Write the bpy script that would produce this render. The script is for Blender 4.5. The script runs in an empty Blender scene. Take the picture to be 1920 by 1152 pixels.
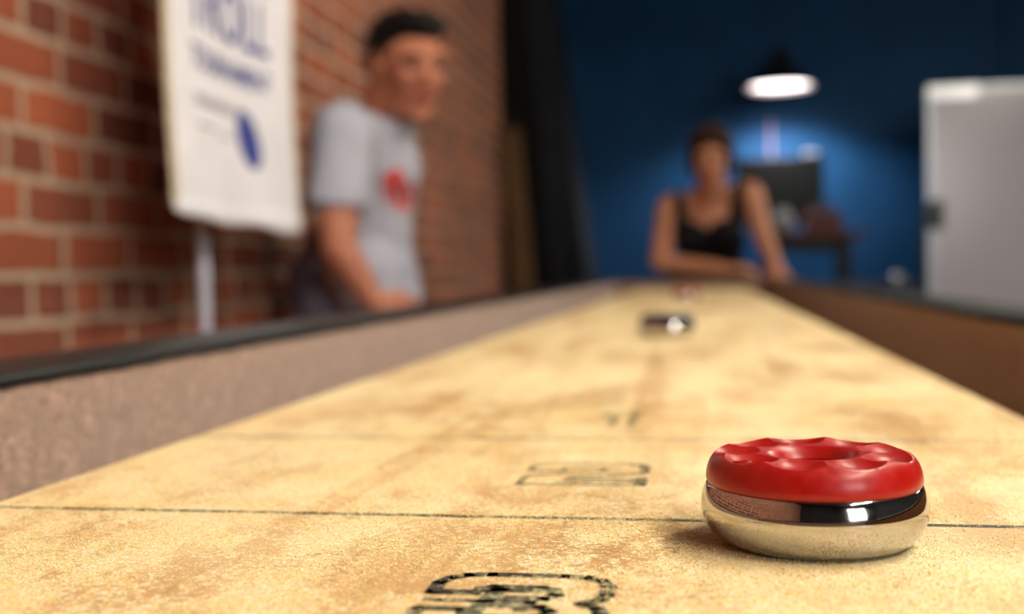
import bpy, math, random
import numpy as np
from mathutils import Matrix, Vector
random.seed(4)
rng = np.random.default_rng(7)
sc = bpy.context.scene
COL = sc.collection
# ------------------------------------------------------------------ camera, world, lights, exposure
BOARD = 0.80                     # height of the playing surface
CZ = BOARD + 0.0715              # camera height
FPX = 2100.0                     # focal length in pixels of a 1920 px wide frame
cam_d = bpy.data.cameras.new('camera')
cam = bpy.data.objects.new('camera', cam_d)
COL.objects.link(cam)
cam_d.sensor_width = 36.0
cam_d.lens = FPX / 1920 * 36
cam_d.clip_start = 0.01
cam_d.clip_end = 60
_y = Vector((1318 - 960, 576 - 502, -FPX)).normalized()
_h = Vector((math.cos(0.021), math.sin(0.021), 0))
_z = _h.cross(_y).normalized()
_x = _y.cross(_z)
cam.matrix_world = Matrix.Translation((0, 0, CZ)) @ Matrix((_x, _y, _z)).to_4x4()
cam_d.dof.use_dof = True
cam_d.dof.focus_distance = 0.292
cam_d.dof.aperture_fstop = 7.2
cam_d.dof.aperture_blades = 0
sc.camera = cam

wd = bpy.data.worlds.new('world')
sc.world = wd
wd.use_nodes = True
wd.node_tree.nodes['Background'].inputs[0].default_value = (0.75, 0.85, 1.0, 1)
wd.node_tree.nodes['Background'].inputs[1].default_value = 1.6
sc.view_settings.view_transform = 'Standard'
sc.view_settings.look = 'None'
sc.view_settings.gamma = 1
sc.view_settings.use_curve_mapping = False
sc.view_settings.exposure = 0.0
sc.cycles.use_denoising = True
sc.cycles.max_bounces = 8
sc.cycles.sample_clamp_indirect = 6.0
sc.cycles.caustics_reflective = False
sc.cycles.caustics_refractive = False

TUBE_STRENGTH = 195.0            # fluorescent tubes over the right side of the table
PENDANT_POWER = 10.0
WINDOW_POWER = 105.0

def area_light(name, loc, target, size, size_y, power, color):
    l = bpy.data.lights.new(name, 'AREA')
    l.shape = 'RECTANGLE'; l.size = size; l.size_y = size_y; l.energy = power; l.color = color
    o = bpy.data.objects.new(name, l)
    o.location = loc
    o.rotation_euler = (Vector(target) - Vector(loc)).to_track_quat('-Z', 'Y').to_euler()
    COL.objects.link(o)
    return o
area_light('daylight', (2.9, -3.35, 2.2), (-0.4, 1.6, 0.9), 1.7, 1.5, WINDOW_POWER, (1.0, 0.93, 0.84))

# ------------------------------------------------------------------ material helpers
def mat(name, color=(.8, .8, .8), rough=.5, metal=0.0, **kw):
    m = bpy.data.materials.new(name); m.use_nodes = True
    b = m.node_tree.nodes['Principled BSDF']
    b.inputs['Base Color'].default_value = (*color, 1)
    b.inputs['Roughness'].default_value = rough
    b.inputs['Metallic'].default_value = metal
    for k, v in kw.items():
        b.inputs[k.replace('_', ' ')].default_value = v
    return m
class N:
    """small node-building helper"""
    def __init__(s, m):
        s.m = m; s.t = m.node_tree; s.n = s.t.nodes; s.b = s.n['Principled BSDF']
    def new(s, ty, ins=None, **props):
        x = s.n.new(ty)
        for k, v in props.items(): setattr(x, k, v)
        for k, v in (ins or {}).items():
            if isinstance(v, bpy.types.NodeSocket): s.t.links.new(v, x.inputs[k])
            else: x.inputs[k].default_value = v
        return x
    def link(s, a, b): s.t.links.new(a, b)
    def math(s, op, a, b=0.0, clamp=False):
        x = s.new('ShaderNodeMath', {0: a, 1: b}, operation=op); x.use_clamp = clamp
        return x.outputs[0]
    def mix(s, f, a, b, mode='MIX'):
        x = s.n.new('ShaderNodeMix'); x.data_type = 'RGBA'; x.blend_type = mode
        for i, v in ((0, f), (6, a), (7, b)):
            if isinstance(v, bpy.types.NodeSocket): s.t.links.new(v, x.inputs[i])
            else: x.inputs[i].default_value = v if i == 0 else (*v, 1)
        return x.outputs[2]
    def pos(s): return s.new('ShaderNodeNewGeometry').outputs['Position']
    def mapped(s, v, scale=(1, 1, 1), rot=(0, 0, 0), loc=(0, 0, 0)):
        return s.new('ShaderNodeMapping', {'Vector': v, 'Scale': scale, 'Rotation': rot, 'Location': loc}).outputs[0]
    def noise(s, v, scale, detail=2.0, rough=.5, dist=0.0):
        return s.new('ShaderNodeTexNoise', {'Vector': v, 'Scale': scale, 'Detail': detail, 'Roughness': rough, 'Distortion': dist}).outputs[0]
    def ramp(s, v, a, b, lo=0.0, hi=1.0, smooth=True):
        x = s.new('ShaderNodeMapRange', {'Value': v, 'From Min': a, 'From Max': b, 'To Min': lo, 'To Max': hi})
        if smooth: x.interpolation_type = 'SMOOTHSTEP'
        return x.outputs[0]
    def bump(s, h, strength, dist):
        x = s.new('ShaderNodeBump', {'Height': h, 'Strength': strength, 'Distance': dist})
        s.t.links.new(x.outputs[0], s.b.inputs['Normal'])

def powder_mask(n):
    """where the shuffleboard wax lies: returns (mask, grain colour) from world position"""
    p = n.pos()
    clump = n.noise(n.mapped(p, (1, .6, 1), (0, 0, .35)), 62, 8, .74)
    broad = n.noise(n.mapped(p, (22, 7, 1), (0, 0, .35)), 1.0, 5, .6)
    fine = n.noise(p, 420, 2, .6)
    # swept tracks where weights have slid
    sw = n.noise(n.mapped(p, (34, 2.2, 1), (0, 0, .30), (1.3, .4, 0)), 1.0, 2, .5)
    d = n.math('ADD', n.math('MULTIPLY', clump, .55), n.math('MULTIPLY', broad, .45))
    d = n.math('SUBTRACT', d, n.ramp(sw, .58, .70, 0, .09))
    d = n.math('ADD', d, n.math('MULTIPLY', n.math('SUBTRACT', fine, .5), .38))
    dens = n.ramp(d, .40, .555, .06, 1.0)
    v = n.new('ShaderNodeTexVoronoi', {'Vector': p, 'Scale': 1750.0})
    rnd = n.new('ShaderNodeSeparateColor', {0: v.outputs['Color']})
    grain = n.math('LESS_THAN', rnd.outputs[0], dens)
    body = n.ramp(v.outputs['Distance'], .62, .38)
    mask = n.math('MULTIPLY', grain, body)
    soft = n.math('MULTIPLY', dens, .50)
    mask = n.math('MAXIMUM', mask, soft)
    col = n.mix(n.ramp(rnd.outputs[1], .25, .9), (1.0, .91, .56), (1.0, .74, .20))
    col = n.mix(n.ramp(rnd.outputs[2], .6, .95), col, (1.0, .96, .78))
    return mask, col, v

# maple board
M = {}
m = M['board'] = mat('maple_board', rough=.42)
n = N(m)
mask, gcol, vor = powder_mask(n)
p = n.pos()
plank = n.new('ShaderNodeTexBrick', {'Vector': n.mapped(p, (1, 1, 1), (0, 0, math.pi / 2)), 'Scale': 1.0, 'Brick Width': 2.2, 'Row Height': .044,
      'Mortar Size': .0003, 'Color1': (.55, .30, .105, 1), 'Color2': (.68, .41, .17, 1), 'Mortar': (.42, .24, .09, 1)})
plank.offset = .37
g1 = n.noise(n.mapped(p, (120, 4, 1)), 1.0, 5, .6, .5)
wood = n.mix(n.ramp(g1, .3, .75), plank.outputs[0], (.46, .25, .09))
wood = n.mix(n.ramp(n.noise(n.mapped(p, (10, 4, 1), (0, 0, .3)), 1.0, 3, .55), .45, .7), wood, (.86, .60, .33))
col = n.mix(mask, wood, gcol)
n.link(col, n.b.inputs['Base Color'])
n.link(n.math('ADD', n.math('MULTIPLY', mask, .35), .40), n.b.inputs['Roughness'])
n.bump(mask, .55, .0003)

m = M['ink'] = mat('printed_ink', rough=.5)
n = N(m)
mask, gcol, vor = powder_mask(n)
mm = n.math('MULTIPLY', mask, n.ramp(n.noise(n.pos(), 260, 3, .6), .42, .66, .12, .95))
n.link(n.mix(mm, (.012, .010, .014), (.86, .80, .42)), n.b.inputs['Base Color'])

M['powder'] = mat('wax_grain', (.98, .78, .40), .45)
n = N(M['powder'])
n.b.inputs['Subsurface Weight'].default_value = 0.0
r_ = n.noise(n.pos(), 700, 1)
n.link(n.mix(n.ramp(r_, .35, .65), (1.0, .90, .60), (.95, .66, .20)), n.b.inputs['Base Color'])

# carpet on the inner walls of the gutter
m = M['carpet'] = mat('gutter_carpet', rough=.95)
n = N(m)
p = n.pos()
f1 = n.noise(p, 330, 5, .8)
f2 = n.noise(n.mapped(p, (1, 1, .35)), 130, 3, .6)
c = n.mix(n.ramp(f1, .38, .62), (.11, .055, .035), (.58, .36, .26))
c = n.mix(n.ramp(f2, .35, .7), c, (.29, .175, .125))
n.link(c, n.b.inputs['Base Color'])
n.bump(f1, .8, .0012)
n.b.inputs['Sheen Weight'].default_value = .25

m = M['vinyl'] = mat('black_rail_vinyl', (.006, .007, .007), .42, 0, **{'Specular_IOR_Level': .28})
n = N(m); n.bump(n.noise(n.pos(), 300, 3), .25, .0004)
m = M['cabinet'] = mat('dark_cabinet_wood', (.06, .03, .018), .45)
n = N(m); n.link(n.mix(n.noise(n.mapped(n.pos(), (40, 2, 40)), 1, 4), (.05, .022, .012), (.11, .05, .026)), n.b.inputs['Base Color'])

m = M['chrome'] = mat('polished_steel', (.55, .54, .52), .045, 1.0)
n = N(m); n.link(n.ramp(n.noise(n.pos(), 160, 4), .3, .8, .035, .11), n.b.inputs['Roughness'])
n.bump(n.noise(n.pos(), 2500, 2), .015, .0001)
def cap_mat(name, a, b):
    m = mat(name, a, .26, **{'Specular_IOR_Level': .35})
    n = N(m)
    q = n.noise(n.pos(), 240, 4, .6)
    n.link(n.mix(n.ramp(q, .2, .8), a, b), n.b.inputs['Base Color'])
    n.link(n.ramp(q, .3, .7, .30, .42), n.b.inputs['Roughness'])
    n.b.inputs['Subsurface Weight'].default_value = 0.0
    n.b.inputs['Subsurface Radius'].default_value = (.004, .0006, .0004)
    n.b.inputs['Coat Weight'].default_value = .12
    n.b.inputs['Coat Roughness'].default_value = .2
    n.bump(n.noise(n.pos(), 900, 3), .05, .0002)
    return m
M['red_cap'] = cap_mat('red_plastic', (.30, .003, .002), (.38, .006, .004))
M['blue_cap'] = cap_mat('navy_plastic', (.008, .010, .03), (.014, .018, .05))

# bricks on the x = const wall
m = M['brick'] = mat('old_brick', rough=.9)
n = N(m)
p = n.pos()
sx = n.new('ShaderNodeSeparateXYZ', {0: p})
wob = n.math('MULTIPLY', n.math('SUBTRACT', n.noise(p, 7, 3), .5), .020)
wob2 = n.math('MULTIPLY', n.math('SUBTRACT', n.noise(n.mapped(p, loc=(3, 5, 1)), 9, 3), .5), .03)
uv = n.new('ShaderNodeCombineXYZ', {0: n.math('ADD', sx.outputs[1], wob2), 1: n.math('ADD', n.math('ADD', sx.outputs[2], wob), .5 - CZ)}).outputs[0]
def bricks(c1, c2, mo):
    b = n.new('ShaderNodeTexBrick', {'Vector': uv, 'Scale': 1.0, 'Brick Width': .205, 'Row Height': .0728, 'Mortar Size': .0080, 'Mortar Smooth': .35,
          'Bias': 0.0, 'Color1': (*c1, 1), 'Color2': (*c2, 1), 'Mortar': (*mo, 1)})
    b.offset = .5; b.squash = .52; b.squash_frequency = 3
    return b
b = bricks((.13, .027, .016), (.42, .098, .038), (.50, .355, .26))
patch = n.noise(p, 5.5, 3)
spot = n.noise(p, 60, 5, .65)
c = n.mix(n.ramp(patch, .55, .75, 0, .5), b.outputs[0], (.16, .05, .035))
c = n.mix(n.ramp(spot, .35, .8, 0, .55), c, (.26, .12, .07))
c = n.mix(n.math('MULTIPLY', b.outputs[1], .8), c, (.50, .36, .255))
n.link(c, n.b.inputs['Base Color'])
n.bump(n.math('ADD', n.math('MULTIPLY', n.math('SUBTRACT', 1.0, b.outputs[1]), 1.0), n.math('MULTIPLY', spot, .3)), .8, .012)

def plain(name, a, b_, rough, scale=3.0, bump=.1, spec=.12):
    m = mat(name, a, rough); n = N(m)
    q = n.noise(n.pos(), scale, 4)
    n.link(n.mix(n.ramp(q, .3, .7), a, b_), n.b.inputs['Base Color'])
    n.bump(n.noise(n.pos(), scale * 40, 3), bump, .002)
    n.b.inputs['Specular IOR Level'].default_value = spec
    return m
M['blue'] = plain('blue_wall_paint', (.005, .043, .120), (.007, .052, .140), .6)
M['grey_wall'] = plain('charcoal_wall_paint', (.035, .036, .04), (.045, .045, .05), .8)
M['ceiling'] = plain('dark_ceiling', (.03, .03, .034), (.04, .04, .045), .9)
M['floor'] = plain('brown_floor', (.10, .075, .055), (.15, .11, .08), .5)
M['dark_trim'] = plain('dark_trim', (.02, .04, .08), (.02, .05, .10), .5)
M['slab'] = plain('charcoal_panel', (.009, .010, .013), (.013, .014, .019), .6)
M['black'] = plain('matte_black', (.003, .003, .003), (.005, .0045, .0045), .8)
M['board_wood'] = plain('brown_board', (.07, .038, .016), (.10, .055, .023), .7)
M['cloth'] = plain('white_cloth', (.76, .745, .80), (.84, .82, .88), .85, 6, .3)
M['hem'] = plain('cream_hem', (.55, .46, .33), (.66, .57, .42), .9)
M['print'] = mat('navy_print', (.022, .035, .24), .8)
M['print_blue'] = mat('royal_blue_print', (.03, .045, .26), .8)
M['print_grey'] = mat('pale_grey_print', (.48, .46, .54), .8)
M['pole'] = mat('painted_pole', (.50, .50, .60), .45)
M['whiteboard'] = mat('whiteboard_enamel', (.54, .52, .60), .22)
M['alu'] = mat('aluminium', (.42, .46, .50), .35, .6)
M['bright_alu'] = mat('bright_aluminium', (.86, .88, .92), .3, .3)
M['dark_metal'] = mat('dark_metal', (.008, .010, .011), .5, 0, **{'Specular_IOR_Level': .2})
M['green_black'] = mat('dark_green_plastic', (.012, .02, .012), .5)
M['screen'] = mat('black_fill', (.010, .012, .012), .7, 0, **{'Specular_IOR_Level': .15})
M['bench_wood'] = plain('bench_wood', (.07, .022, .009), (.10, .035, .014), .5)
M['red_paint'] = mat('red_paint', (.07, .008, .005), .6)
M['white_item'] = mat('white_plastic', (.26, .27, .30), .5)
M['grey_box'] = plain('grey_cabinet', (.035, .036, .042), (.045, .046, .052), .5)
M['maroon'] = mat('maroon_plastic', (.10, .03, .05), .5)
M['strip'] = mat('pinkish_strip', (.20, .14, .21), .6)
M['skin_m'] = plain('skin_man', (.36, .120, .068), (.46, .17, .095), .5, 14, .08, .35)
M['skin_f'] = plain('skin_woman', (.42, .175, .095), (.50, .215, .12), .5, 14, .08, .35)
M['lip'] = mat('lips', (.32, .08, .06), .45)
M['hair_m'] = plain('black_hair', (.004, .003, .003), (.008, .006, .005), .6, 60, .6)
M['hair_f'] = plain('brown_hair', (.018, .008, .004), (.040, .018, .009), .55, 60, .6)
M['eye'] = mat('eye', (.03, .02, .02), .2)
M['trouser'] = plain('slate_trousers', (.13, .125, .18), (.17, .165, .22), .85, 12, .5)
M['tank'] = plain('black_tank', (.004, .004, .005), (.007, .007, .008), .9, 12, .3)
M['shoe'] = mat('black_shoe', (.02, .02, .02), .5)
M['glass'] = mat('window_glass', (.9, .95, .95), .02, 0, **{'Transmission_Weight': 1.0})
M['white_frame'] = mat('white_frame', (.7, .7, .68), .5)
m = M['shirt'] = plain('grey_shirt', (.38, .385, .46), (.46, .46, .55), .9, 14, .6)
n = N(m)
# red chest print (a blotchy two-letter mark) fixed on the cloth
old = n.b.inputs['Base Color'].links[0].from_socket
sx = n.new('ShaderNodeSeparateXYZ', {0: n.new('ShaderNodeTexCoord').outputs['Object']})
MARK = (-.60, .195)
def rect(u, v, u0, v0, hw, hh, slant=0.0):
    du = n.math('SUBTRACT', n.math('SUBTRACT', u, u0), n.math('MULTIPLY', n.math('SUBTRACT', v, v0), slant))
    a = n.math('LESS_THAN', n.math('ABSOLUTE', du), hw)
    b = n.math('LESS_THAN', n.math('ABSOLUTE', n.math('SUBTRACT', v, v0)), hh)
    return n.math('MULTIPLY', a, b)
MARK_NODES = (n, old, sx, rect)

m = M['tube'] = mat('lamp_tube', (1, 1, 1), .5)
b_ = m.node_tree.nodes['Principled BSDF']
b_.inputs['Emission Color'].default_value = (1.0, .91, .75, 1)
b_.inputs['Emission Strength'].default_value = TUBE_STRENGTH
m = M['tube_dim'] = mat('lamp_tube_dimmed', (1, 1, 1), .5)  # tube with emission turned down to keep the far bricks dark
b_ = m.node_tree.nodes['Principled BSDF']
b_.inputs['Emission Color'].default_value = (1.0, .91, .75, 1)
b_.inputs['Emission Strength'].default_value = TUBE_STRENGTH * .45
m = M['bulb'] = mat('lamp_bulb', (1, 1, 1), .5)
b_ = m.node_tree.nodes['Principled BSDF']
b_.inputs['Emission Color'].default_value = (1.0, .88, .86, 1)
b_.inputs['Emission Strength'].default_value = 6.0
M['shade_in'] = mat('shade_inside', (.85, .78, .78), .5)

# ------------------------------------------------------------------ mesh helpers
class MB:
    """collects shapes in world coordinates"""
    def __init__(s): s.v = []; s.f = []; s.smooth = []
    def add(s, vs, fs, smooth=False):
        k = len(s.v); s.v += [tuple(q) for q in vs]; s.f += [tuple(k + i for i in f) for f in fs]; s.smooth += [smooth] * len(fs); return s
    def box(s, x0, x1, y0, y1, z0, z1):
        vs = [(x, y, z) for x in (x0, x1) for y in (y0, y1) for z in (z0, z1)]
        return s.add(vs, [(0, 1, 3, 2), (4, 6, 7, 5), (0, 4, 5, 1), (2, 3, 7, 6), (0, 2, 6, 4), (1, 5, 7, 3)])
    def prism(s, pts, axis, a, b, smooth=False):
        """polygon pts (2-D) extruded along an axis from a to b"""
        def q(u, v, w): return {'x': (w, u, v), 'y': (u, w, v), 'z': (u, v, w)}[axis]
        k = len(pts)
        vs = [q(u, v, a) for u, v in pts] + [q(u, v, b) for u, v in pts]
        fs = [tuple(range(k))[::-1], tuple(range(k, 2 * k))]
        s.add(vs, fs, False)
        s.add(vs, [(i, (i + 1) % k, k + (i + 1) % k, k + i) for i in range(k)], smooth)
        return s
    def lathe(s, prof, c=(0, 0, 0), seg=48, smooth=True, axis='z'):
        k = len(prof); vs = []; fs = []
        for j in range(seg):
            a = 2 * math.pi * j / seg
            for r, z in prof:
                q = (r * math.cos(a), r * math.sin(a), z)
                if axis == 'x': q = (q[2], q[0], q[1])
                if axis == 'y': q = (q[0], q[2], q[1])
                vs.append((c[0] + q[0], c[1] + q[1], c[2] + q[2]))
        for j in range(seg):
            for i in range(k - 1):
                a, b = j * k + i, ((j + 1) % seg) * k + i
                fs.append((a, b, b + 1, a + 1))
        return s.add(vs, fs, smooth)
    def cyl(s, p0, p1, r0, r1=None, seg=20):
        r1 = r0 if r1 is None else r1
        p0, p1 = Vector(p0), Vector(p1); d = (p1 - p0).normalized()
        u = d.orthogonal().normalized(); w = d.cross(u)
        vs = []
        for p, r in ((p0, r0), (p1, r1)):
            for j in range(seg):
                a = 2 * math.pi * j / seg
                vs.append(p + u * (r * math.cos(a)) + w * (r * math.sin(a)))
        s.add(vs, [tuple(range(seg))[::-1], tuple(range(seg, 2 * seg))])
        return s.add(vs, [(j, (j + 1) % seg, seg + (j + 1) % seg, seg + j) for j in range(seg)], True)
    def ell(s, c, r, rot=None, seg=20, rings=12):
        vs = []; fs = []
        for i in range(rings + 1):
            t = math.pi * i / rings
            for j in range(seg):
                a = 2 * math.pi * j / seg
                q = Vector((r[0] * math.sin(t) * math.cos(a), r[1] * math.sin(t) * math.sin(a), r[2] * math.cos(t)))
                if rot is not None: q = rot @ q
                vs.append(Vector(c) + q)
        for i in range(rings):
            for j in range(seg):
                fs.append((i * seg + j, (i + 1) * seg + j, (i + 1) * seg + (j + 1) % seg, i * seg + (j + 1) % seg))
        return s.add(vs, fs, True)
    def cap(s, p0, p1, r0, r1=None, seg=18):
        """capsule with tapering radius"""
        r1 = r0 if r1 is None else r1
        p0, p1 = Vector(p0), Vector(p1); d = (p1 - p0)
        L = d.length; d.normalize(); u = d.orthogonal().normalized(); w = d.cross(u)
        rows = [(-r0 * math.cos(t), r0 * math.sin(t)) for t in [math.pi / 2 * i / 6 for i in range(7)]]
        rows += [(L + r1 * math.sin(t), r1 * math.cos(t)) for t in [math.pi / 2 * i / 6 for i in range(7)]]
        vs = []; fs = []
        for z, r in rows:
            for j in range(seg):
                a = 2 * math.pi * j / seg
                vs.append(p0 + d * z + u * (r * math.cos(a)) + w * (r * math.sin(a)))
        for i in range(len(rows) - 1):
            for j in range(seg):
                fs.append((i * seg + j, i * seg + (j + 1) % seg, (i + 1) * seg + (j + 1) % seg, (i + 1) * seg + j))
        return s.add(vs, fs, True)
    def build(s, name, m, parent=None, weld=False):
        me = bpy.data.meshes.new(name)
        base = Vector((0, 0, 0))
        root = parent
        while root is not None:
            base += root.location; root = root.parent
        me.from_pydata([(v[0] - base.x, v[1] - base.y, v[2] - base.z) for v in s.v], [], s.f)
        me.polygons.foreach_set('use_smooth', s.smooth)
        me.materials.append(m)
        me.update()
        o = bpy.data.objects.new(name, me); COL.objects.link(o)
        if parent is not None: o.parent = parent
        return o
def tag(o, label=None, cat=None, group=None, kind=None):
    if label: o['label'] = label
    if cat: o['category'] = cat
    if group: o['group'] = group
    if kind: o['kind'] = kind
    return o
def thing(name, loc, label, cat, group=None):
    o = bpy.data.objects.new(name, None); COL.objects.link(o); o.location = loc
    o.empty_display_size = .05
    return tag(o, label, cat, group)
def bevel(o, w, seg=3):
    b = o.modifiers.new('bevel', 'BEVEL'); b.width = w; b.segments = seg; b.limit_method = 'ANGLE'; return o
def copy_tree(o, parent=None):
    c = o.copy(); COL.objects.link(c); c.parent = parent
    for ch in list(o.children): copy_tree(ch, c)
    return c
def remesh(o, voxel, smooth=4, factor=.5):
    r = o.modifiers.new('remesh', 'REMESH'); r.mode = 'VOXEL'; r.voxel_size = voxel; r.use_smooth_shade = True
    s = o.modifiers.new('smooth', 'SMOOTH'); s.iterations = smooth; s.factor = factor
    return o
def struct(name, mb, m): return tag(mb.build(name, m), kind='structure')

# ------------------------------------------------------------------ the room
WX, EX, BY, NY, CH = -1.0, 4.4, 8.0, -3.0, 3.4
struct('floor', MB().box(WX - .2, EX + .2, NY - .2, BY + .2, -.1, 0), M['floor'])
struct('ceiling', MB().box(WX - .2, EX + .2, NY - .2, BY + .2, CH, CH + .1), M['ceiling'])
struct('wall_left', MB().box(WX - .2, WX, NY - .2, BY + .2, 0, CH), M['brick'])
struct('wall_back', MB().box(WX, EX, BY, BY + .2, 0, CH), M['blue'])
struct('wall_right', MB().box(EX, EX + .2, NY - .2, BY + .2, 0, CH), M['grey_wall'])
w = MB()                                            # wall behind the photographer, with the window opening
wx0, wx1, wz0, wz1 = 2.0, 3.8, 1.3, 2.9
w.box(WX, wx0, NY - .2, NY, 0, CH).box(wx1, EX, NY - .2, NY, 0, CH).box(wx0, wx1, NY - .2, NY, 0, wz0).box(wx0, wx1, NY - .2, NY, wz1, CH)
struct('wall_front', w, M['grey_wall'])
win = MB()
for a, b, c, d in ((wx0, wx0 + .05, wz0, wz1), (wx1 - .05, wx1, wz0, wz1), (wx0 + .05, wx1 - .05, wz0, wz0 + .05), (wx0 + .05, wx1 - .05, wz1 - .05, wz1), ((wx0 + wx1) / 2 - .02, (wx0 + wx1) / 2 + .02, wz0 + .05, wz1 - .05)):
    win.box(a, b, NY - .12, NY - .06, c, d)
struct('window_1', win, M['white_frame'])
bb = MB().box(WX + .0, EX, BY - .015, BY, 0, .12)
struct('baseboard_back', bb, M['dark_trim'])
struct('trim_1', MB().box(2.0, 2.06, BY - .05, BY, .12, CH).box(2.2, 2.24, BY - .03, BY, .12, CH), M['blue'])

# ------------------------------------------------------------------ shuffleboard table
BX0, BX1, BY0, BY1 = -.228, .143, .165, 3.97        # playing board
GX0, GX1, GY0, GY1 = -.305, .222, .09, 4.03         # inside of the cabinet
OX0, OX1, OY0, OY1 = -.370, .287, .025, 4.10        # outside of the cap rail
CAP = CZ - .040
tb = thing('shuffleboard_table', (0, 2.0, 0), 'long shuffleboard table with pale maple playing board, carpeted gutters and black rails', 'game table')
board = MB().box(BX0, BX1, BY0, BY1, BOARD - .055, BOARD).build('playing_board', M['board'], tb)
bevel(board, .0012, 2)
gut = MB().box(GX0, GX1, GY0, GY1, BOARD - .105, BOARD - .085)
gut.build('gutter_floor', M['black'], tb)
MB().box(BX0 + .05, BX1 - .05, BY0 + .1, BY1 - .1, BOARD - .085, BOARD - .055).build('board_support', M['cabinet'], tb)
def rail(x0, x1, y0, y1):
    o = MB().box(x0, x1, y0, y1, BOARD - .17, CAP - .008).build('cabinet_side', M['cabinet'], tb); return o
# cabinet walls and the carpet that lines them
sides = [(OX0 + .012, GX0 - .004, OY0 + .012, OY1 - .012), (GX1 + .004, OX1 - .012, OY0 + .012, OY1 - .012),
         (GX0 - .004, GX1 + .004, OY0 + .012, GY0 - .004), (GX0 - .004, GX1 + .004, GY1 + .004, OY1 - .012)]
for a in sides: rail(*a)
MB().box(GX0 - .004, GX0, GY0, GY1, BOARD - .105, CAP - .006).build('carpet_lining', M['carpet'], tb)
MB().box(GX1, GX1 + .004, GY0, GY1, BOARD - .105, CAP - .006).build('carpet_lining', M['carpet'], tb)
MB().box(GX0, GX1, GY0 - .004, GY0, BOARD - .105, CAP - .006).build('carpet_lining', M['carpet'], tb)
MB().box(GX0, GX1, GY1, GY1 + .004, BOARD - .105, CAP - .006).build('carpet_lining', M['carpet'], tb)
def rounded(a0, a1, z0, z1, r=.006, k=5):
    pts = []
    for cx, cz, s in ((a1 - r, z1 - r, 0), (a0 + r, z1 - r, 1), (a0 + r, z0 + r, 2), (a1 - r, z0 + r, 3)):
        for i in range(k + 1):
            t = math.pi / 2 * (s + i / k); pts.append((cx + r * math.cos(t), cz + r * math.sin(t)))
    return pts
def cap_strip(a0, a1, z0, z1, axis, p0, p1, inner):
    """rail cap with a slightly uneven lower inner lip"""
    prof = rounded(a0, a1, z0, z1)
    k = len(prof); nseg = 240; vs = []; fs = []
    for j in range(nseg + 1):
        t = p0 + (p1 - p0) * j / nseg
        for (u, z) in prof:
            dz = 0
            if z < (z0 + z1) / 2 and abs(u - inner) < .012: dz = .0003 * math.sin(t * 190) + .00025 * math.sin(t * 417 + 1)
            vs.append((u, t, z + dz) if axis == 'y' else (t, u, z + dz))
    for j in range(nseg):
        for i in range(k):
            a, b = j * k + i, j * k + (i + 1) % k
            fs.append((a, b, b + k, a + k))
    fs.append(tuple(range(k))); fs.append(tuple(range(nseg * k, nseg * k + k))[::-1])
    return MB().add(vs, fs, True).build('cap_rail', M['vinyl'], tb)
cap_strip(OX0, GX0 + .002, CAP - .0085, CAP, 'y', OY0, OY1, GX0 + .002)
cap_strip(GX1 - .002, OX1, CAP - .0085, CAP, 'y', OY0, OY1, GX1 - .002)
cap_strip(GY1 - .002, OY1, CAP - .0085, CAP - .0004, 'x', GX0, GX1, GY1)
cap_strip(OY0, GY0, CAP - .0085, CAP - .0004, 'x', GX0, GX1, GY0)
MB().box(GX0, GX1, GY0, GY1, BOARD - .17, BOARD - .105).build('cabinet_floor', M['cabinet'], tb)
for yy in (.5, 3.5):
    for s in (-1, 1):
        xc = (OX0 + OX1) / 2 + s * .22
        MB().box(xc - .05, xc + .05, yy - .08, yy + .08, .02, BOARD - .17).box(xc - .07, xc + .07, yy - .1, yy + .1, 0, .02).build('leg', M['cabinet'], tb)

# printed lines and numbers on the board
ZI = BOARD + .00006
def poly_stroke(mb, pts, wd_, closed=True, z=ZI):
    k = len(pts)
    for i in range(k if closed else k - 1):
        a = Vector((*pts[i], 0)); b = Vector((*pts[(i + 1) % k], 0)); d = (b - a)
        if d.length < 1e-7: continue
        d.normalize(); nn = Vector((-d.y, d.x, 0)) * wd_ / 2; e = d * wd_ * .35
        q = [a - e - nn, b + e - nn, b + e + nn, a - e + nn]
        mb.add([(v.x, v.y, z) for v in q], [(0, 1, 2, 3)])
DIG = {
 '3': ([(0, .64), (0, .82), (.05, .92), (.14, .98), (.28, 1), (.72, 1), (.86, .98), (.95, .92), (1, .82), (1, .66), (.97, .57), (.88, .5), (.97, .43), (1, .34), (1, .18), (.95, .08), (.86, .02), (.72, 0), (.28, 0), (.14, .02), (.05, .08), (0, .18), (0, .36),
        (.25, .36), (.27, .28), (.34, .24), (.62, .24), (.70, .28), (.72, .36), (.66, .43), (.34, .43), (.34, .57), (.66, .57), (.72, .64), (.70, .72), (.62, .76), (.34, .76), (.27, .72), (.25, .64)],
       [((.02, .67), (.30, .67), .05), ((.26, .71), (.70, .71), .085), ((.38, .72), (.30, .28), .10), ((.0, .50), (.60, .50), .06), ((.6, .52), (.56, .36), .07)]),
 '2': ([(0, .62), (0, .82), (.05, .92), (.14, .98), (.28, 1), (.72, 1), (.86, .98), (.95, .92), (1, .82), (1, .60), (.95, .52), (.40, .30), (.36, .24), (1, .24), (1, 0), (0, 0), (0, .30), (.06, .38), (.60, .60), (.66, .68), (.62, .76), (.38, .76), (.30, .72), (.28, .62)],
       [((.30, .12), (.98, .14), .05), ((.96, .08), (.98, .30), .08), ((.96, .72), (.98, .86), .07)]),
 '1': ([(0, .70), (.1, .84), (.5, 1), (1, 1), (1, 0), (.42, 0), (.42, .66), (.2, .62)], [((.1, .72), (.4, .78), .12)]),
}
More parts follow.
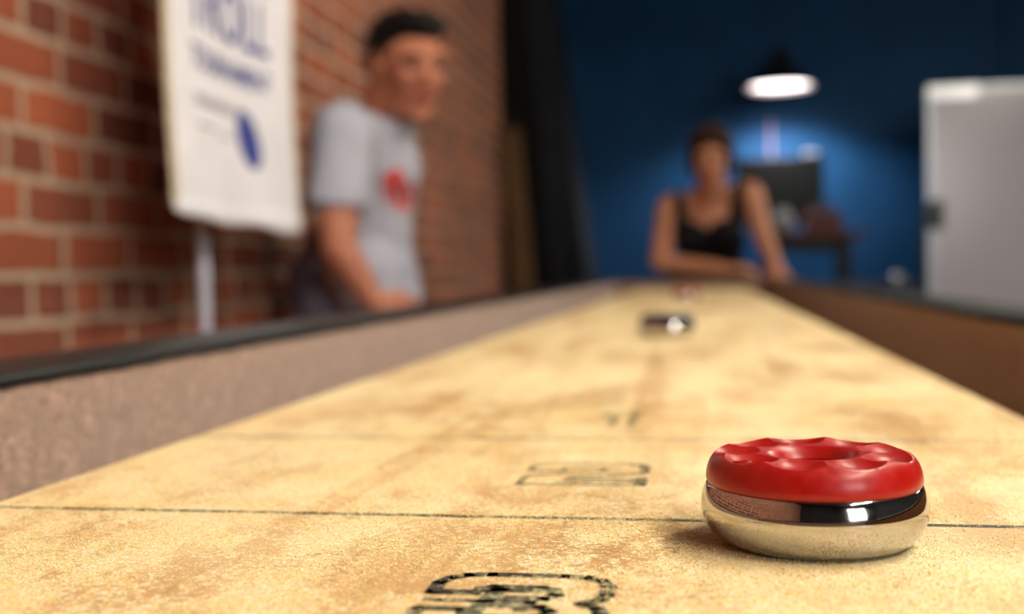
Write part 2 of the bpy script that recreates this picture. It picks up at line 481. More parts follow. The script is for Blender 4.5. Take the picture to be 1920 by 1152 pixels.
def number(ch, cx, cy, w_, h_, flip=False):
    mb = MB(); out, bars = DIG[ch]; s = -1 if flip else 1
    T = lambda u, v: (cx + s * (u - .5) * w_, cy + s * (v - .5) * h_)
    poly_stroke(mb, [T(*q) for q in out], {'3': .0036, '2': .0026, '1': .0036}[ch])
    for a, b, t in bars: poly_stroke(mb, [T(*a), T(*b)], t * h_, False, ZI + .00002)
    return mb.build('scoring_number', M['ink'], board)
def line(y):
    return MB().add([(BX0, y + .0034, ZI), (BX1, y - .0016, ZI), (BX1, y + .0016, ZI), (BX0, y + .0066, ZI)], [(0, 1, 2, 3)]).build('scoring_line', M['ink'], board)
for k, (ch, cy, w_, h_) in enumerate((('3', .2365, .0390, .0425), ('2', .390, .0415, .0415), ('1', .536, .0155, .042))):
    number(ch, -.0415, cy, w_, h_)
    number(ch, -.0415, BY0 + BY1 - cy, w_, h_, True)
for y in (.3165, .468, .98):
    line(y); line(BY0 + BY1 - y)

# loose wax grains lying on the near part of the board
def value_noise(x, y, s, seed):
    r = np.random.default_rng(seed).random((256, 256))
    u, v = x * s, y * s
    i, j = np.floor(u).astype(int), np.floor(v).astype(int)
    fu, fv = u - i, v - j
    fu, fv = fu * fu * (3 - 2 * fu), fv * fv * (3 - 2 * fv)
    g = lambda a, b: r[a % 256, b % 256]
    return (g(i, j) * (1 - fu) + g(i + 1, j) * fu) * (1 - fv) + (g(i, j + 1) * (1 - fu) + g(i + 1, j + 1) * fu) * fv
NG = 330000
gx = rng.uniform(BX0 + .002, BX1 - .002, NG); gy = .20 + .42 * rng.random(NG) ** 1.35
dn = .5 * value_noise(gx, gy, 45, 1) + .3 * value_noise(gx, gy, 160, 2) + .35 * value_noise(gx * .9 + gy * .3, gy * .35, 26, 3)
keep = (dn > .47 + .30 * rng.random(NG)) & (np.hypot(gx - .028, gy - .302) > .0236)
gx, gy = gx[keep], gy[keep]; k = len(gx)
gr = rng.uniform(.00009, .00026, k) * (1 + .5 * (rng.random(k) > .93))
tet = np.array([(1, 1, 1), (1, -1, -1), (-1, 1, -1), (-1, -1, 1)]) / 1.732
ang = rng.uniform(0, 6.28, k); ca, sa = np.cos(ang), np.sin(ang)
tl = rng.uniform(0, 6.28, k); ct, st = np.cos(tl), np.sin(tl)
V = np.empty((k, 4, 3))
for i, t in enumerate(tet):
    y1 = t[1] * ct - t[2] * st; z1 = t[1] * st + t[2] * ct
    V[:, i, 0] = gx + gr * (t[0] * ca - y1 * sa); V[:, i, 1] = gy + gr * (t[0] * sa + y1 * ca); V[:, i, 2] = BOARD + gr * (.75 + z1)
F = (np.arange(k)[:, None, None] * 4 + np.array([(0, 1, 2), (0, 3, 1), (0, 2, 3), (1, 3, 2)])[None]).reshape(-1, 3)
me = bpy.data.meshes.new('wax_powder')
me.vertices.add(k * 4); me.vertices.foreach_set('co', V.ravel())
me.loops.add(len(F) * 3); me.loops.foreach_set('vertex_index', F.ravel())
me.polygons.add(len(F)); me.polygons.foreach_set('loop_start', np.arange(len(F)) * 3)
me.update(); me.validate()
me.materials.append(M['powder'])
o = bpy.data.objects.new('wax_powder', me); COL.objects.link(o)
tag(o, 'loose yellow wax grains sprinkled over the near end of the maple board', 'powder', kind='stuff')

# ------------------------------------------------------------------ pucks
def puck_chrome():
    prof = [(0, .0006), (.020, .0006), (.0222, 0), (.0240, .0004), (.0258, .0016), (.0273, .0034), (.0285, .0058), (.0291, .0080), (.02925, .0098), (.0289, .0120), (.0283, .0140), (.02770, .0152), (.02720, .0155), (.0105, .0155), (.0105, .0070), (0, .0070)]
    P = []                                          # smooth the profile by subdividing with Catmull-Rom between the rounded points
    for i in range(len(prof) - 1):
        p0, p1, p2, p3 = prof[max(i - 1, 0)], prof[i], prof[i + 1], prof[min(i + 2, len(prof) - 1)]
        if i < 2 or i > 10: P.append(p1); continue
        for s in range(5):
            t = s / 5
            P.append(tuple(.5 * (2 * p1[q] + (p2[q] - p0[q]) * t + (2 * p0[q] - 5 * p1[q] + 4 * p2[q] - p3[q]) * t * t + (3 * p1[q] - p0[q] - 3 * p2[q] + p3[q]) * t ** 3) for q in (0, 1)))
    P.append(prof[-1])
    return P
def puck_cap_mesh():
    pr = []
    pr += [(.0262, .0151), (.0270, .0152), (.0275, .0156)]
    for i in range(1, 26):                          # rounded shoulder
        t = i / 25 * math.pi / 2
        pr.append((.0228 + .0050 * math.cos(t), .0160 + .0078 * math.sin(t) ** .92))
    for i in range(1, 22): pr.append((.0228 - .0106 * i / 21, .0238 - .0008 * (i / 21) ** 2))
    for i in range(1, 12):
        t = i / 11; pr.append((.0122 - .0030 * t, .0230 - .0030 * t ** 1.4))
    pr += [(.0090, .0185), (.0089, .0150), (.0089, .0085), (.004, .0083), (0, .0083)]
    seg = 400; nb = 9
    R = .0165; cz = .0217 + R
    P = np.array(pr)
    th = 2 * math.pi * np.arange(seg) / seg
    X = P[None, :, 0] * np.cos(th)[:, None]; Y = P[None, :, 0] * np.sin(th)[:, None]; Z = np.repeat(P[None, :, 1], seg, 0)
    for b in range(nb):
        a = -math.pi / 2 + .10 + math.pi / nb + 2 * math.pi * b / nb
        bx, by = .0202 * math.cos(a), .0202 * math.sin(a)
        d2 = (X - bx) ** 2 * 1.0 + (Y - by) ** 2
        zz = cz - np.sqrt(np.maximum(R * R - d2, 0))
        hit = (d2 < R * R) & (zz < Z) & (P[None, :, 0] > .0098) & (np.arange(len(pr))[None, :] > 2)
        Z = np.where(hit, zz, Z)
    m = MB()
    k = len(pr)
    vs = list(zip(X.ravel().tolist(), Y.ravel().tolist(), Z.ravel().tolist()))
    fs = [(j * k + i, ((j + 1) % seg) * k + i, ((j + 1) % seg) * k + i + 1, j * k + i + 1) for j in range(seg) for i in range(k - 1)]
    m.add(vs, fs, True)
    return m
def puck(loc, capm, label, rot=0):
    t = thing('shuffleboard_puck', (0, 0, 0), label, 'puck', 'pucks on the shuffleboard')
    MB().lathe(puck_chrome(), seg=160).build('steel_body', M['chrome'], t)
    c = puck_cap_mesh().build('grip_cap', capm, t)
    c.data.set_sharp_from_angle(angle=math.radians(22))
    emb = MB()
    for i in range(14):
        a, b = 2 * math.pi * i / 14, 2 * math.pi * (i + 1) / 14
        f = lambda q: (-.0185 + .0022 * math.cos(q), -.0118 + .0013 * math.sin(q), .0224)
        emb.cap(f(a), f(b), .00022, seg=6)
    emb.build('embossed_mark', capm, c)
    t.location = loc; t.rotation_euler.z = rot
    return t
near = puck((.0272, .2985, BOARD + .0002), M['red_cap'], 'nearest puck, sharp, with red scalloped cap and polished steel base')
near.scale = (.982, .982, .985)
blue = puck((-.038, 1.18, BOARD + .0002), M['blue_cap'], 'middle puck with dark cap, blurred, halfway down the board', .3)
far = copy_tree(near); far.location = (-.036, 2.52, BOARD + .0002); far.rotation_euler.z = .5
far['label'] = 'farthest puck, tiny, with red cap, near the woman\'s end of the board'

# ------------------------------------------------------------------ banner and its pole
Z = lambda z: CZ + z
bt = thing('hanging_banner', (-.79, 1.86, Z(.09)), 'white cloth banner with navy lettering and a blue oval hanging before the brick wall', 'banner')
def bx(y, z):                                       # cloth undulates gently
    return -.79 + .008 * math.sin((y - 1.5) * 14) * min(1, max(0, (Z(1.0) - z))) + .004 * math.sin(z * 9)
ny, nz = 60, 70
def sheet(y0, y1, z0f, z1, th, ny, nz, off=0):
    vs = []; fs = []
    for s_ in (0, 1):
        for i in range(ny + 1):
            y = y0 + (y1 - y0) * i / ny
            zb = z0f(y)
            for j in range(nz + 1):
                z = zb + (z1 - zb) * j / nz
                vs.append((bx(y, z) + off + (th if s_ else 0), y, z))
    K = (ny + 1) * (nz + 1); q = nz + 1
    for i in range(ny):
        for j in range(nz):
            a = i * q + j
            fs.append((a, a + q, a + q + 1, a + 1)); fs.append((K + a, K + a + 1, K + a + q + 1, K + a + q))
    for i in range(ny):
        a = i * q; fs.append((a, K + a, K + a + q, a + q)); a += nz; fs.append((a, a + q, K + a + q, K + a))
    for j in range(nz):
        a = j; fs.append((a, a + 1, K + a + 1, K + a)); a = ny * q + j; fs.append((a, K + a, K + a + 1, a + 1))
    return MB().add(vs, fs, True)
B0, B1 = 1.573, 2.105
botf = lambda y: Z(.092) + .012 * max(0, 1 - (y - B0) / .06) ** 2 - .010 * math.exp(-((y - 2.0) / .1) ** 2) + .004 * math.sin((y - B0) * 22)
cl = sheet(B0, B1, botf, Z(1.45), .003, ny, nz).build('cloth', M['cloth'], bt)
for ys in ((B0 - .001, B0 + .013), (B1 - .013, B1 + .001)):
    sheet(ys[0], ys[1], lambda y: botf(y), Z(1.45), .006, 3, nz, -.001).build('hem', M['hem'], bt)
sheet(B0, B1, botf, Z(.118), .007, ny, 3, -.001).build('hem', M['cloth'], bt)
MB().cyl((-.79, B0 - .04, Z(1.46)), (-.79, B1 + .04, Z(1.46)), .012).build('crossbar', M['pole'], bt)
def text_on_banner(s_, y0, y1, z0, h, m, xoff=.0045, shear=0.0):
    cu = bpy.data.curves.new('t', 'FONT'); cu.body = s_; cu.size = 1; cu.extrude = 0; cu.resolution_u = 4; cu.offset = .012
    ob = bpy.data.objects.new('t', cu); COL.objects.link(ob)
    bpy.context.view_layer.update()
    me = bpy.data.meshes.new_from_object(ob.evaluated_get(bpy.context.evaluated_depsgraph_get()))
    bpy.data.objects.remove(ob)
    co = [tuple(v.co) for v in me.vertices]; fs = [tuple(p.vertices) for p in me.polygons]
    xs = [c[0] for c in co]; yy = [c[1] for c in co]
    sxx = (y1 - y0) / (max(xs) - min(xs)); sy = h / (max(yy) - min(yy))
    out = []
    for c in co:
        y = y0 + (c[0] - min(xs)) * sxx; z = z0 + (c[1] - min(yy)) * sy
        out.append((bx(y, z) + xoff, y, z))
    return MB().add(out, fs).build('lettering', m, cl)
text_on_banner('CO', 1.76, 2.02, Z(.517), .10, M['print'])
text_on_banner('TROLL', 1.650, 1.985, Z(.400), .095, M['print'])
text_on_banner('TOURNAMENT', 1.660, 1.990, Z(.335), .038, M['print'])
text_on_banner('............', 1.665, 1.86, Z(.285), .010, M['print_grey'])
for z_, ya, yb in ((.288, 1.67, 1.85), (.279, 1.67, 1.83), (.243, 1.68, 1.75), (.236, 1.77, 1.83)):
    sheet(ya, yb, lambda y: Z(z_), Z(z_ + .006), .0006, 8, 1, .0042).build('small_print_line', M['print_grey'], cl)
vs = [(bx(1.893, Z(.243)) + .0046, 1.893, Z(.243))]
for i in range(40):
    a = 2 * math.pi * i / 40; u, v = .058 * math.cos(a), .038 * math.sin(a)
    y = 1.893 + u * .62 + v * .78; z = Z(.243) - u * .78 + v * .62
    vs.append((bx(y, z) + .0046, y, z))
MB().add(vs, [(0, i + 1, (i + 1) % 40 + 1) for i in range(40)]).build('oval_emblem', M['print_blue'], cl)
pt = thing('banner_pole', (-.86, 1.84, 0), 'pale straight pole standing behind the white banner, its foot below the rail', 'pole')
MB().cyl((-.86, 1.84, .03), (-.86, 1.84, Z(1.45)), .0105, seg=24).build('shaft', M['pole'], pt)
MB().lathe([(0, .03), (.10, .028), (.12, .015), (.12, 0), (0, 0)], (-.86, 1.84, 0), 32).build('foot', M['dark_metal'], pt)

# ------------------------------------------------------------------ things leaning on the brick wall
def lean_slab(name, y0, y1, xb, xt, zt, th, m, label, cat):
    a = math.atan2(xb - xt, zt)
    px, pz = th * math.cos(a), th * math.sin(a)
    pts = [(xb, 0.0), (xb + px, pz * .0), (xt + px, zt), (xt, zt)]
    o = MB().prism([(x, z) for x, z in pts], 'y', y0, y1).build(name, m)
    bevel(o, .006, 2)
    return tag(o, label, cat)
lean_slab('leaning_slab', 5.9, 6.5, -.675, -.992, 2.75, .165, M['slab'], 'tall thick charcoal slab leaning against the brick wall near the blue corner', 'slab')
lean_slab('leaning_board', 5.45, 5.50, -.865, -.985, 1.58, .105, M['board_wood'], 'shorter brown wooden board leaning against the brick wall before the charcoal slab', 'board')
tag(bevel(MB().prism([(-.995, 0), (-.655, 0), (-.905, 2.6), (-.995, 2.6)], 'y', 5.62, 5.70).build('black_fill', M['black']), .004), 'matte black filler painting the shade in the gap between brick wall and charcoal slab, behind the brown board', 'screen')  # black shape standing in for the shade beside the leaning slab

# ------------------------------------------------------------------ pendant lamp before the blue wall
LX, LY, LZ = .515, 7.55, Z(1.165)
lt = thing('pendant_lamp', (LX, LY, LZ), 'dark metal pendant lamp glowing in front of the blue wall above the desk', 'lamp')
outer = [(.212, 0), (.210, .012), (.195, .030), (.150, .075), (.105, .115), (.075, .150), (.066, .185), (.062, .225), (.045, .245), (.018, .255), (.0, .256)]
inner = [(.0, .246), (.04, .236), (.056, .220), (.060, .180), (.070, .147), (.100, .110), (.145, .070), (.190, .025), (.205, .008), (.206, 0), (.212, 0)]
MB().lathe(outer, (LX, LY, LZ)).build('lamp_shade', M['dark_metal'], lt)
MB().lathe(inner, (LX, LY, LZ)).build('shade_lining', M['shade_in'], lt)
MB().lathe([(0, .012), (.12, .013), (.185, .020), (.19, .026), (.0, .04)], (LX, LY, LZ)).build('diffuser', M['bulb'], lt)
MB().cyl((LX, LY, LZ + .25), (LX, LY, CH), .006, seg=10).build('cord', M['dark_metal'], lt)
MB().cyl((LX, LY, CH - .03), (LX, LY, CH), .05, seg=24).build('ceiling_rose', M['dark_metal'], lt)
pl = bpy.data.lights.new('lamp_light', 'SPOT'); pl.energy = PENDANT_POWER * 14; pl.color = (1.0, .94, .92); pl.shadow_soft_size = .10
pl.spot_size = math.radians(150); pl.spot_blend = .5
po = bpy.data.objects.new('lamp_light', pl); po.location = (LX, LY, LZ - .005); COL.objects.link(po); po.parent = None

tag(MB().cyl((.478, BY - .012, .12), (.478, BY - .012, Z(1.02)), .012, seg=12).build('wall_strip', M['strip']), 'thin pale pinkish conduit running down the blue wall under the lamp', 'pipe')  # thin pinkish upright strip against the blue wall

# ------------------------------------------------------------------ bench with screen, red box and white jar
DZ = Z(.205)
d = thing('tall_workbench', (.68, 7.45, 0), 'tall dark workbench with brown wooden top beside the woman, before the blue wall', 'bench')
bevel(MB().box(.36, .99, 7.15, 7.75, DZ - .035, DZ).build('bench_top', M['bench_wood'], d), .005)
for x in (.40, .86):
    for y in (7.2, 7.7): MB().box(x, x + .05, y - .025, y + .025, 0, DZ - .035).build('leg', M['dark_metal'], d)
for y in (7.19, 7.69): MB().box(.45, .86, y, y + .02, DZ - .12, DZ - .035).build('apron', M['dark_metal'], d)
MB().box(.45, .86, 7.2, 7.7, .30, .33).build('shelf', M['dark_metal'], d)
tv = thing('monitor', (.50, 7.62, DZ), 'dark grey flat screen standing on the tall workbench under the lamp', 'monitor')
bevel(MB().box(.225, .79, 7.60, 7.65, Z(.27), Z(.715)).build('casing', M['dark_metal'], tv), .008)
MB().box(.24, .775, 7.596, 7.60, Z(.285), Z(.70)).build('screen', M['screen'], tv)
MB().box(.46, .56, 7.61, 7.64, DZ, Z(.30)).box(.38, .64, 7.53, 7.70, DZ, DZ + .012).build('stand', M['dark_metal'], tv)
tag(bevel(MB().box(.66, .755, 7.60, 7.645, Z(.716), Z(.748)).build('webcam', M['white_item']), .01), 'small pale device sitting on the upper right corner of the monitor', 'device')
rb = thing('red_toolbox', (.76, 7.35, DZ), 'dark red box standing on the right end of the workbench', 'box')
bevel(MB().box(.64, .87, 7.27, 7.45, DZ, DZ + .105).build('body', M['red_paint'], rb), .01)
bevel(MB().box(.66, .85, 7.28, 7.44, DZ + .106, DZ + .14).build('lid', M['red_paint'], rb), .01)
MB().cyl((.70, 7.36, DZ + .142), (.70, 7.36, DZ + .17), .007).cyl((.81, 7.36, DZ + .142), (.81, 7.36, DZ + .17), .007).cyl((.69, 7.36, DZ + .17), (.82, 7.36, DZ + .17), .009).build('handle', M['dark_metal'], rb)
jb = thing('white_jar', (.50, 7.22, DZ), 'round white jar on the workbench beside the woman\'s shoulder', 'jar')
MB().lathe([(0, 0), (.045, 0), (.062, .02), (.068, .06), (.060, .10), (.040, .125), (0, .126)], (.50, 7.22, DZ + .0005)).build('jar_body', M['white_item'], jb)
MB().lathe([(0, .127), (.035, .127), (.036, .145), (.03, .15), (0, .151)], (.50, 7.22, DZ)).build('lid', M['white_item'], jb)
st = thing('bar_stool', (.60, 6.95, 0), 'dark stool with slim metal legs below the workbench top', 'stool')
MB().lathe([(0, .0), (.14, 0), (.15, .02), (.14, .045), (0, .05)], (.62, 6.95, .70)).build('seat', M['dark_metal'], st)
for i in range(4):
    a = math.pi / 4 + i * math.pi / 2
    MB().cyl((.62 + .09 * math.cos(a), 6.95 + .09 * math.sin(a), .70), (.62 + .17 * math.cos(a), 6.95 + .17 * math.sin(a), 0), .011).build('leg', M['alu'], st)
lc = thing('low_cabinet', (1.0, 6.85, 0), 'low dark grey cabinet between the workbench and the whiteboard', 'cabinet')
bevel(MB().box(.80, 1.21, 6.65, 7.0, .06, Z(-.110)).build('body', M['grey_box'], lc), .004)
MB().box(.82, 1.19, 6.67, 6.98, 0, .06).build('plinth', M['black'], lc)
MB().box(.81, 1.0, 6.635, 6.65, .08, Z(-.14)).build('door', M['grey_box'], lc)
MB().box(1.01, 1.20, 6.635, 6.65, .08, Z(-.14)).build('door', M['grey_box'], lc)
tag(MB().lathe([(0, 0), (.022, 0), (.034, .012), (.036, .03), (.028, .048), (0, .052)], (1.11, 6.75, Z(-.1095))).build('small_metal_bowl', M['alu']), 'small shiny metal pot on top of the low grey cabinet', 'pot')

# ------------------------------------------------------------------ whiteboard
wy = 7.25
wb = thing('rolling_whiteboard', (2.0, wy, 0), 'large whiteboard in a slim metal frame on a rolling stand at the right', 'whiteboard')
x0, x1, z0, z1 = 1.372, 2.95, Z(-.50), Z(1.075)
bevel(MB().box(x0 + .02, x1 - .02, wy - .012, wy + .012, z0 + .02, z1 - .02).build('writing_surface', M['whiteboard'], wb), .001, 1)
MB().box(x0, x0 + .022, wy - .018, wy + .018, z0, z1).box(x1 - .022, x1, wy - .018, wy + .018, z0, z1).box(x0 + .022, x1 - .022, wy - .018, wy + .018, z0, z0 + .022).box(x0 + .022, x1 - .022, wy - .018, wy + .018, z1 - .022, z1).build('board_frame', M['alu'], wb)
bevel(MB().box(x0 - .004, x0 + .29, wy - .028, wy - .019, z1 - .075, z1 + .006).build('corner_strip', M['bright_alu'], wb), .003)  # bright strip along the upper left corner
for x in (x0 - .045, x1 + .015):
    l = MB().box(x, x + .03, wy - .015, wy + .015, .08, Z(.35)).box(x, x + .03, wy - .35, wy + .35, .06, .09).build('leg', M['dark_metal'], wb)
    for y in (wy - .33, wy + .33): MB().cyl((x + .005, y, .03), (x + .025, y, .03), .03).build('castor', M['black'], l)
kb = MB().box(x0 + .004, x0 + .085, wy - .05, wy - .019, Z(.205), Z(.385)); bevel(kb.build('pivot_clamp', M['green_black'], wb), .008)
for i, (x, z, r) in enumerate(((2.0, .30, .035), (2.02, -.02, .03))):
    o = MB().lathe([(0, 0), (r, 0), (r * .95, -.012), (r * .6, -.016), (0, -.016)], (x, wy - .012, Z(z)), 24, axis='y').build('magnet', M['maroon'])
    tag(o, ['upper', 'lower'][i] + ' round maroon magnet on the whiteboard at the right edge', 'magnet', 'magnets on the whiteboard')

# ------------------------------------------------------------------ ceiling tube lights over the right side of the table
def tube_light(x, y, z, L, axis, label):
    t = thing('tube_light', (x, y, z), label, 'ceiling light', 'ceiling tube lights')
    if axis == 'y':
        MB().prism([(x - .09, z + .05), (x + .09, z + .05), (x + .06, z + .02), (x - .06, z + .02)], 'y', y - L / 2, y + L / 2).build('housing', M['white_frame'], t)
        for s in (-.035, .035): MB().cyl((x + s, y - L / 2 + .02, z), (x + s, y + L / 2 - .02, z), .014, seg=12).build('tube', M['tube'], t)
        for s in (-1, 1): MB().cyl((x, y + s * L * .4, z + .05), (x, y + s * L * .4, CH), .004, seg=8).build('hanger', M['alu'], t)
    return t
tl0 = tube_light(1.35, -.6, 2.55, 1.2, 'y', 'tube light hanging above the near right side, behind the camera')
dim_mats = {}
for ch in tl0.children:
    if ch.name.startswith('tube'):
        dim_mesh = ch.data.copy(); dim_mesh.materials.clear(); dim_mesh.materials.append(M['tube_dim']); dim_off = ch.name
for y, lb in ((.85, 'tube light hanging above the right side of the table, level with the banner'), (2.8, 'tube light hanging above the right side of the table, level with the man')):
    c = copy_tree(tl0); c.location.y = y; c.location.x = 1.05 if y < 2 else .60; c['label'] = lb
    if y > 2:
        for ch in c.children:
            if ch.name.startswith('tube'):
                ch.data = dim_mesh
c = copy_tree(tl0); c.location = (2.5, 4.6, 0 + tl0.location.z); c['label'] = 'tube light hanging in front of the whiteboard, right of the table'  # extra unseen fixture, added to brighten the whiteboard

# ------------------------------------------------------------------ people
def rotz(f):                                        # local +y looks along f (horizontal), keeping z up
    f = Vector(f); yv = f.normalized(); xv = yv.cross(Vector((0, 0, 1))).normalized(); zv = xv.cross(yv)
    return Matrix((xv, yv, zv)).transposed()
def head(mb, c, R, s):
    c = Vector(c); P = lambda *q: c + R @ (Vector(q) * s)
    E = lambda q, r: mb.ell(P(*q), tuple(k * s for k in r), R)
    E((0, -.018, .030), (.074, .092, .082)); E((0, .020, -.040), (.056, .066, .066)); E((0, .035, .0), (.060, .055, .07))
    E((0, .066, -.092), (.026, .022, .020)); mb.cap(P(-.038, .020, -.078), P(0, .062, -.094), .022 * s, .020 * s); mb.cap(P(.038, .020, -.078), P(0, .062, -.094), .022 * s, .020 * s)
    mb.cap(P(0, .086, .012), P(0, .106, -.026), .008 * s, .013 * s); E((.012, .094, -.030), (.010, .012, .008)); E((-.012, .094, -.030), (.010, .012, .008))
    mb.cap(P(-.042, .078, .030), P(.042, .078, .030), .013 * s)
    for a in (-1, 1):
        E((a * .036, .066, -.020), (.022, .020, .022)); E((a * .074, -.006, -.002), (.009, .018, .032))
    E((0, .080, -.052), (.024, .017, .016))
def face_parts(c, R, s, par, hairm, body):
    c = Vector(c); P = lambda *q: c + R @ (Vector(q) * s)
    for a in (-1, 1):
        MB().ell(P(a * .031, .083, .008), (.013 * s, .009 * s, .007 * s), R).build('eye', M['eye'], par)
        MB().cap(P(a * .016, .092, .026), P(a * .048, .082, .028), .0042 * s).build('eyebrow', hairm, par)
    MB().cap(P(-.018, .0955, -.055), P(.018, .0955, -.055), .0058 * s).ell(P(0, .097, -.056), (.014 * s, .006 * s, .007 * s), R).build('lips', M['lip'], par)
def hand(mb, wrist, d, up, s=1.0, side=1, curl=.5):
    """palm with five bent fingers; d = along the hand, up = back of the hand"""
    d = Vector(d).normalized(); up = (Vector(up) - d * Vector(up).dot(d)).normalized(); r = d.cross(up)
    w = Vector(wrist)
    for k in range(4):                              # palm
        o = (k - 1.5) * .019 * s
        mb.cap(w + d * .012 * s + r * o * .6, w + d * .082 * s + r * o, .013 * s, .011 * s, 12)
    for k, L in enumerate((.070, .078, .073, .056)):
        o = (k - 1.5) * .0215 * s * side
        a = w + d * .088 * s + r * o
        q = a
        for j, f in enumerate((.45, .32, .23)):
            t = curl * (j * .8 + .5)
            e = (d * math.cos(t) - up * math.sin(t)) + r * (k - 1.5) * .05 * side
            b = q + e.normalized() * L * f * s
            mb.cap(q, b, (.0092 - .0009 * j) * s, (.0086 - .0009 * j) * s, 12); q = b
    a = w + d * .025 * s - r * .024 * s * side
    b = a + (d * .8 - r * .7 * side - up * .25).normalized() * .040 * s
    mb.cap(a, b, .0125 * s, .0105 * s, 12); mb.cap(b, b + (d * 1.0 - r * .15 * side - up * .35).normalized() * .034 * s, .0102 * s, .0085 * s, 12)
V3 = lambda x, y, z: Vector((x, y, Z(z)))

# the man beside the table
man = thing('person', (-.78, 2.45, 0), 'dark-haired person in a grey t-shirt with red print leaning by the left rail', 'person')
hc = V3(-.612, 2.33, .440)
HR = rotz((.66, -.75, -.22))
sk = MB()
head(sk, hc, HR, 1.0)
sk.cap(V3(-.650, 2.35, .40), V3(-.705, 2.38, .27), .056, .062)
sk.ell(V3(-.735, 2.42, .20), (.075, .10, .12)); sk.cap(V3(-.78, 2.47, -.02), V3(-.74, 2.42, .10), .085, .085)
shr, elr, wrr = V3(-.722, 2.215, .292), V3(-.722, 2.16, .055), V3(-.652, 2.17, -.055)
sk.cap(shr, V3(-.728, 2.19, .17), .050, .046); sk.cap(V3(-.728, 2.19, .17), elr, .045, .037); sk.cap(elr, V3(-.700, 2.162, .02), .038, .037); sk.cap(V3(-.700, 2.162, .02), wrr, .036, .025)
hand(sk, wrr, (.055, .03, -.028), (.3, -.8, .6), 1.0, 1, .55)
shl, ell_, wrl = V3(-.745, 2.570, .285), V3(-.80, 2.62, .04), V3(-.74, 2.58, -.17)
sk.cap(shl, ell_, .050, .037); sk.cap(ell_, wrl, .037, .026); hand(sk, wrl, (-.02, -.05, -.08), (.9, .2, .1), 1.0, -1, .5)
for y in (2.40, 2.60):
    sk.cap(V3(-.80, y, -.08), V3(-.72, y, -.44), .075, .055); sk.cap(V3(-.72, y, -.44), V3(-.80, y, -.79), .05, .036)
body = sk.build('body', M['skin_m'], man); remesh(body, .0055, 3)
face_parts(hc, HR, 1.0, man, M['hair_m'], body)
hm = MB(); P = lambda *q: hc + HR @ Vector(q)
hm.ell(P(0, -.028, .046), (.080, .094, .078), HR)
hm.ell(P(0, .040, .090), (.060, .048, .030), HR); hm.ell(P(-.048, -.045, .015), (.030, .050, .048), HR); hm.ell(P(.048, -.045, .015), (.030, .050, .048), HR)
hm.cap(P(.066, .014, .04), P(.070, .010, .012), .009, .006); hm.cap(P(-.066, .014, .04), P(-.070, .010, .012), .009, .006)
hm.cap(P(0, -.085, -.02), P(0, -.06, -.06), .045, .03)
remesh(hm.build('hair', M['hair_m'], man), .005, 3)
s_ = MB()
s_.ell(V3(-.735, 2.42, .205), (.108, .140, .150)); s_.cap(V3(-.728, 2.39, .23), V3(-.742, 2.43, .04), .100, .102); s_.ell(V3(-.730, 2.41, .0), (.102, .150, .10)); s_.ell(V3(-.720, 2.42, -.045), (.100, .15, .075))
s_.cap(V3(-.735, 2.25, .275), V3(-.735, 2.54, .272), .074, .066); s_.cap(V3(-.69, 2.37, .30), V3(-.700, 2.38, .24), .078, .10)
s_.cap(shr, V3(-.730, 2.195, .165), .066, .064); s_.cyl(V3(-.730, 2.195, .19), V3(-.732, 2.188, .135), .064, .066)
s_.cap(shl, V3(-.775, 2.60, .165), .062, .058)
shirt = s_.build('t_shirt', M['shirt'], man); remesh(shirt, .006, 6)
n, old, sx, rect = MARK_NODES
U = n.math('ADD', sx.outputs[0], man.location.x); V_ = n.math('ADD', sx.outputs[2], man.location.z - CZ)
# letters read on the chest that faces the camera: u from x, v from z
fm = None
for (u0, v0, hw, hh, sl) in ((-.645, .208, .018, .007, 0), (-.660, .185, .006, .030, .1), (-.645, .175, .006, .036, .0), (-.628, .18, .007, .045, -.2), (-.618, .155, .009, .034, -.25), (-.636, .150, .016, .008, 0)):
    q = rect(U, V_, u0, v0, hw, hh, sl); fm = q if fm is None else n.math('MAXIMUM', fm, q)
fm = n.math('MULTIPLY', fm, n.math('LESS_THAN', n.math('ADD', sx.outputs[1], man.location.y), 2.42))
fm = n.math('MULTIPLY', fm, n.math('GREATER_THAN', n.math('ADD', sx.outputs[1], man.location.y), 2.272))
n.link(n.mix(fm, (.43, .42, .47), (.62, .05, .045)), n.b.inputs['Base Color'])
fin = n.b.inputs['Base Color'].links[0].from_node
n.link(old, fin.inputs[6])
tr = MB()
tr.ell(V3(-.825, 2.50, -.035), (.132, .165, .125)); tr.cap(V3(-.815, 2.50, -.02), V3(-.81, 2.50, .035), .125, .11)
for y in (2.40, 2.60):
    tr.cap(V3(-.81, y, -.08), V3(-.72, y, -.44), .098, .072); tr.cap(V3(-.72, y, -.44), V3(-.80, y, -.76), .070, .058)
remesh(tr.build('trousers', M['trouser'], man), .008, 4)
for y in (2.40, 2.60):
    MB().cap((-.82, y, .045), (-.66, y - .01, .040), .045, .038).build('shoe', M['shoe'], man)

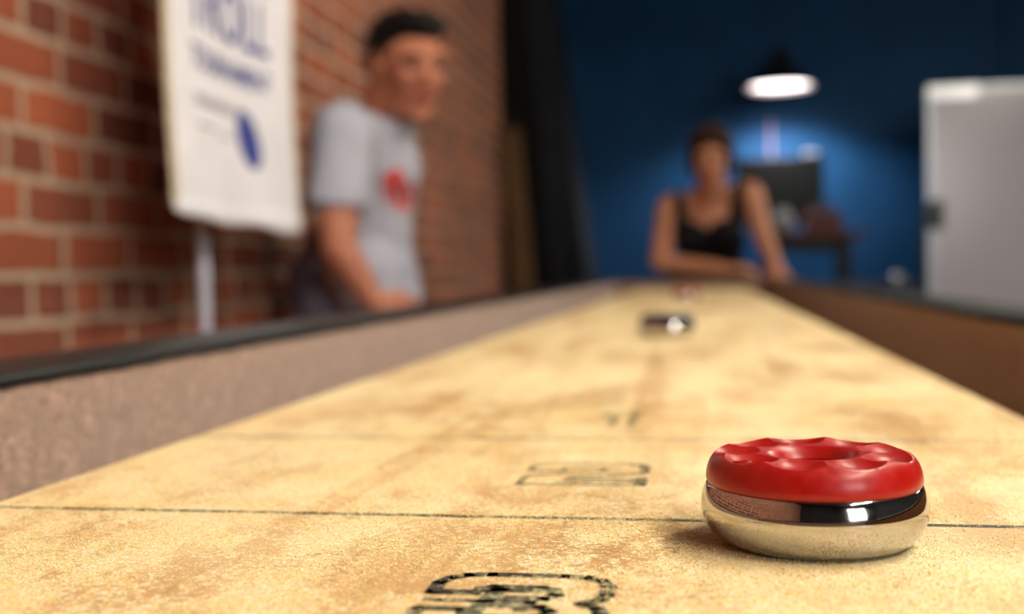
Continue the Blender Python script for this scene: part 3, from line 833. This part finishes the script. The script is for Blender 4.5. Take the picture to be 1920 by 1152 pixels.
# the woman at the far end
wo = thing('person', (.03, 4.45, 0), 'brown-haired person in a black tank top leaning on the far end of the table', 'person')
hc = V3(.034, 4.12, .392)
HR = rotz((-.02, -1, -.22))
S = .90
sk = MB()
head(sk, hc, HR, S)
sk.cap(V3(.034, 4.155, .34), V3(.028, 4.20, .245), .047, .055)
sk.ell(V3(.03, 4.25, .16), (.125, .095, .13)); sk.cap(V3(.03, 4.30, .10), V3(.03, 4.52, -.04), .10, .115)
for a, b in (((-.045, 4.155, .115), .05), ((.085, 4.155, .125), .05)): sk.ell(V3(*a), (b * 1.1, b, b))
sk.cap(V3(-.115, 4.225, .235), V3(.165, 4.225, .275), .042, .044); sk.cap(V3(.03, 4.21, .26), V3(.03, 4.25, .18), .055, .10)
shr, elr, wrr = V3(-.123, 4.215, .222), V3(-.152, 4.10, .022), V3(.068, 4.068, -.006)
sk.cap(shr, elr, .045, .036); sk.cap(elr, wrr, .036, .024); hand(sk, wrr, (1, -.10, -.02), (0, -.25, 1), .92, 1, .75)
shl, ell_, wrl = V3(.178, 4.215, .268), V3(.218, 4.16, .105), V3(.256, 4.095, .000)
sk.cap(shl, ell_, .046, .036); sk.cap(ell_, wrl, .035, .024); hand(sk, wrl, (.012, -.05, -.035), (0, -.4, 1), .92, -1, .35)
for x in (-.06, .12):
    sk.cap(V3(x, 4.56, -.06), V3(x, 4.53, -.45), .08, .055); sk.cap(V3(x, 4.53, -.45), V3(x, 4.60, -.79), .05, .036)
body = sk.build('body', M['skin_f'], wo); remesh(body, .0055, 3)
face_parts(hc, HR, S, wo, M['hair_f'], body)
hm = MB(); P = lambda *q: hc + HR @ (Vector(q) * S)
hm.ell(P(0, -.030, .050), tuple(k * S for k in (.092, .098, .086)), HR); hm.ell(P(0, -.06, .11), tuple(k * S for k in (.04, .04, .035)), HR)
for a in (-1, 1):
    hm.cap(P(a * .070, .015, .05), P(a * .082, -.005, -.03), .022 * S, .018 * S); hm.cap(P(a * .02, .055, .095), P(a * .068, .028, .05), .020 * S, .018 * S)
    hm.cap(P(a * .080, -.01, -.02), P(a * .072, -.03, -.07), .018 * S, .012 * S)
hm.cap(P(0, -.07, 0), P(0, -.07, -.07), .05 * S, .035 * S)
remesh(hm.build('hair', M['hair_f'], wo), .005, 3)
tk = MB()
tk.cap(V3(.03, 4.31, .085), V3(.03, 4.50, -.03), .115, .122); tk.ell(V3(.03, 4.25, .09), (.132, .108, .085))
for a, b in (((-.045, 4.155, .112), .062), ((.085, 4.155, .120), .062)): tk.ell(V3(*a), (b * 1.1, b, b * .95))
for xa, xb, za, zb in ((-.075, -.080, .12, .262), (.120, .132, .12, .300)):
    tk.cap(V3(xa, 4.135, za), V3(xb, 4.175, zb), .026, .019); tk.cap(V3(xb, 4.185, zb), V3(xb, 4.25, zb + .01), .015); tk.cap(V3(xb, 4.25, zb + .01), V3(xa, 4.34, .12), .015, .02)
remesh(tk.build('tank_top', M['tank'], wo), .006, 3)
tr = MB(); tr.ell(V3(.03, 4.56, -.08), (.165, .13, .12))
for x in (-.06, .12):
    tr.cap(V3(x, 4.56, -.08), V3(x, 4.53, -.45), .095, .07); tr.cap(V3(x, 4.53, -.45), V3(x, 4.60, -.76), .068, .05)
remesh(tr.build('trousers', M['black'], wo), .008, 4)
for x in (-.06, .12):
    MB().cap((x, 4.62, .04), (x, 4.47, .035), .04, .035).build('shoe', M['shoe'], wo)
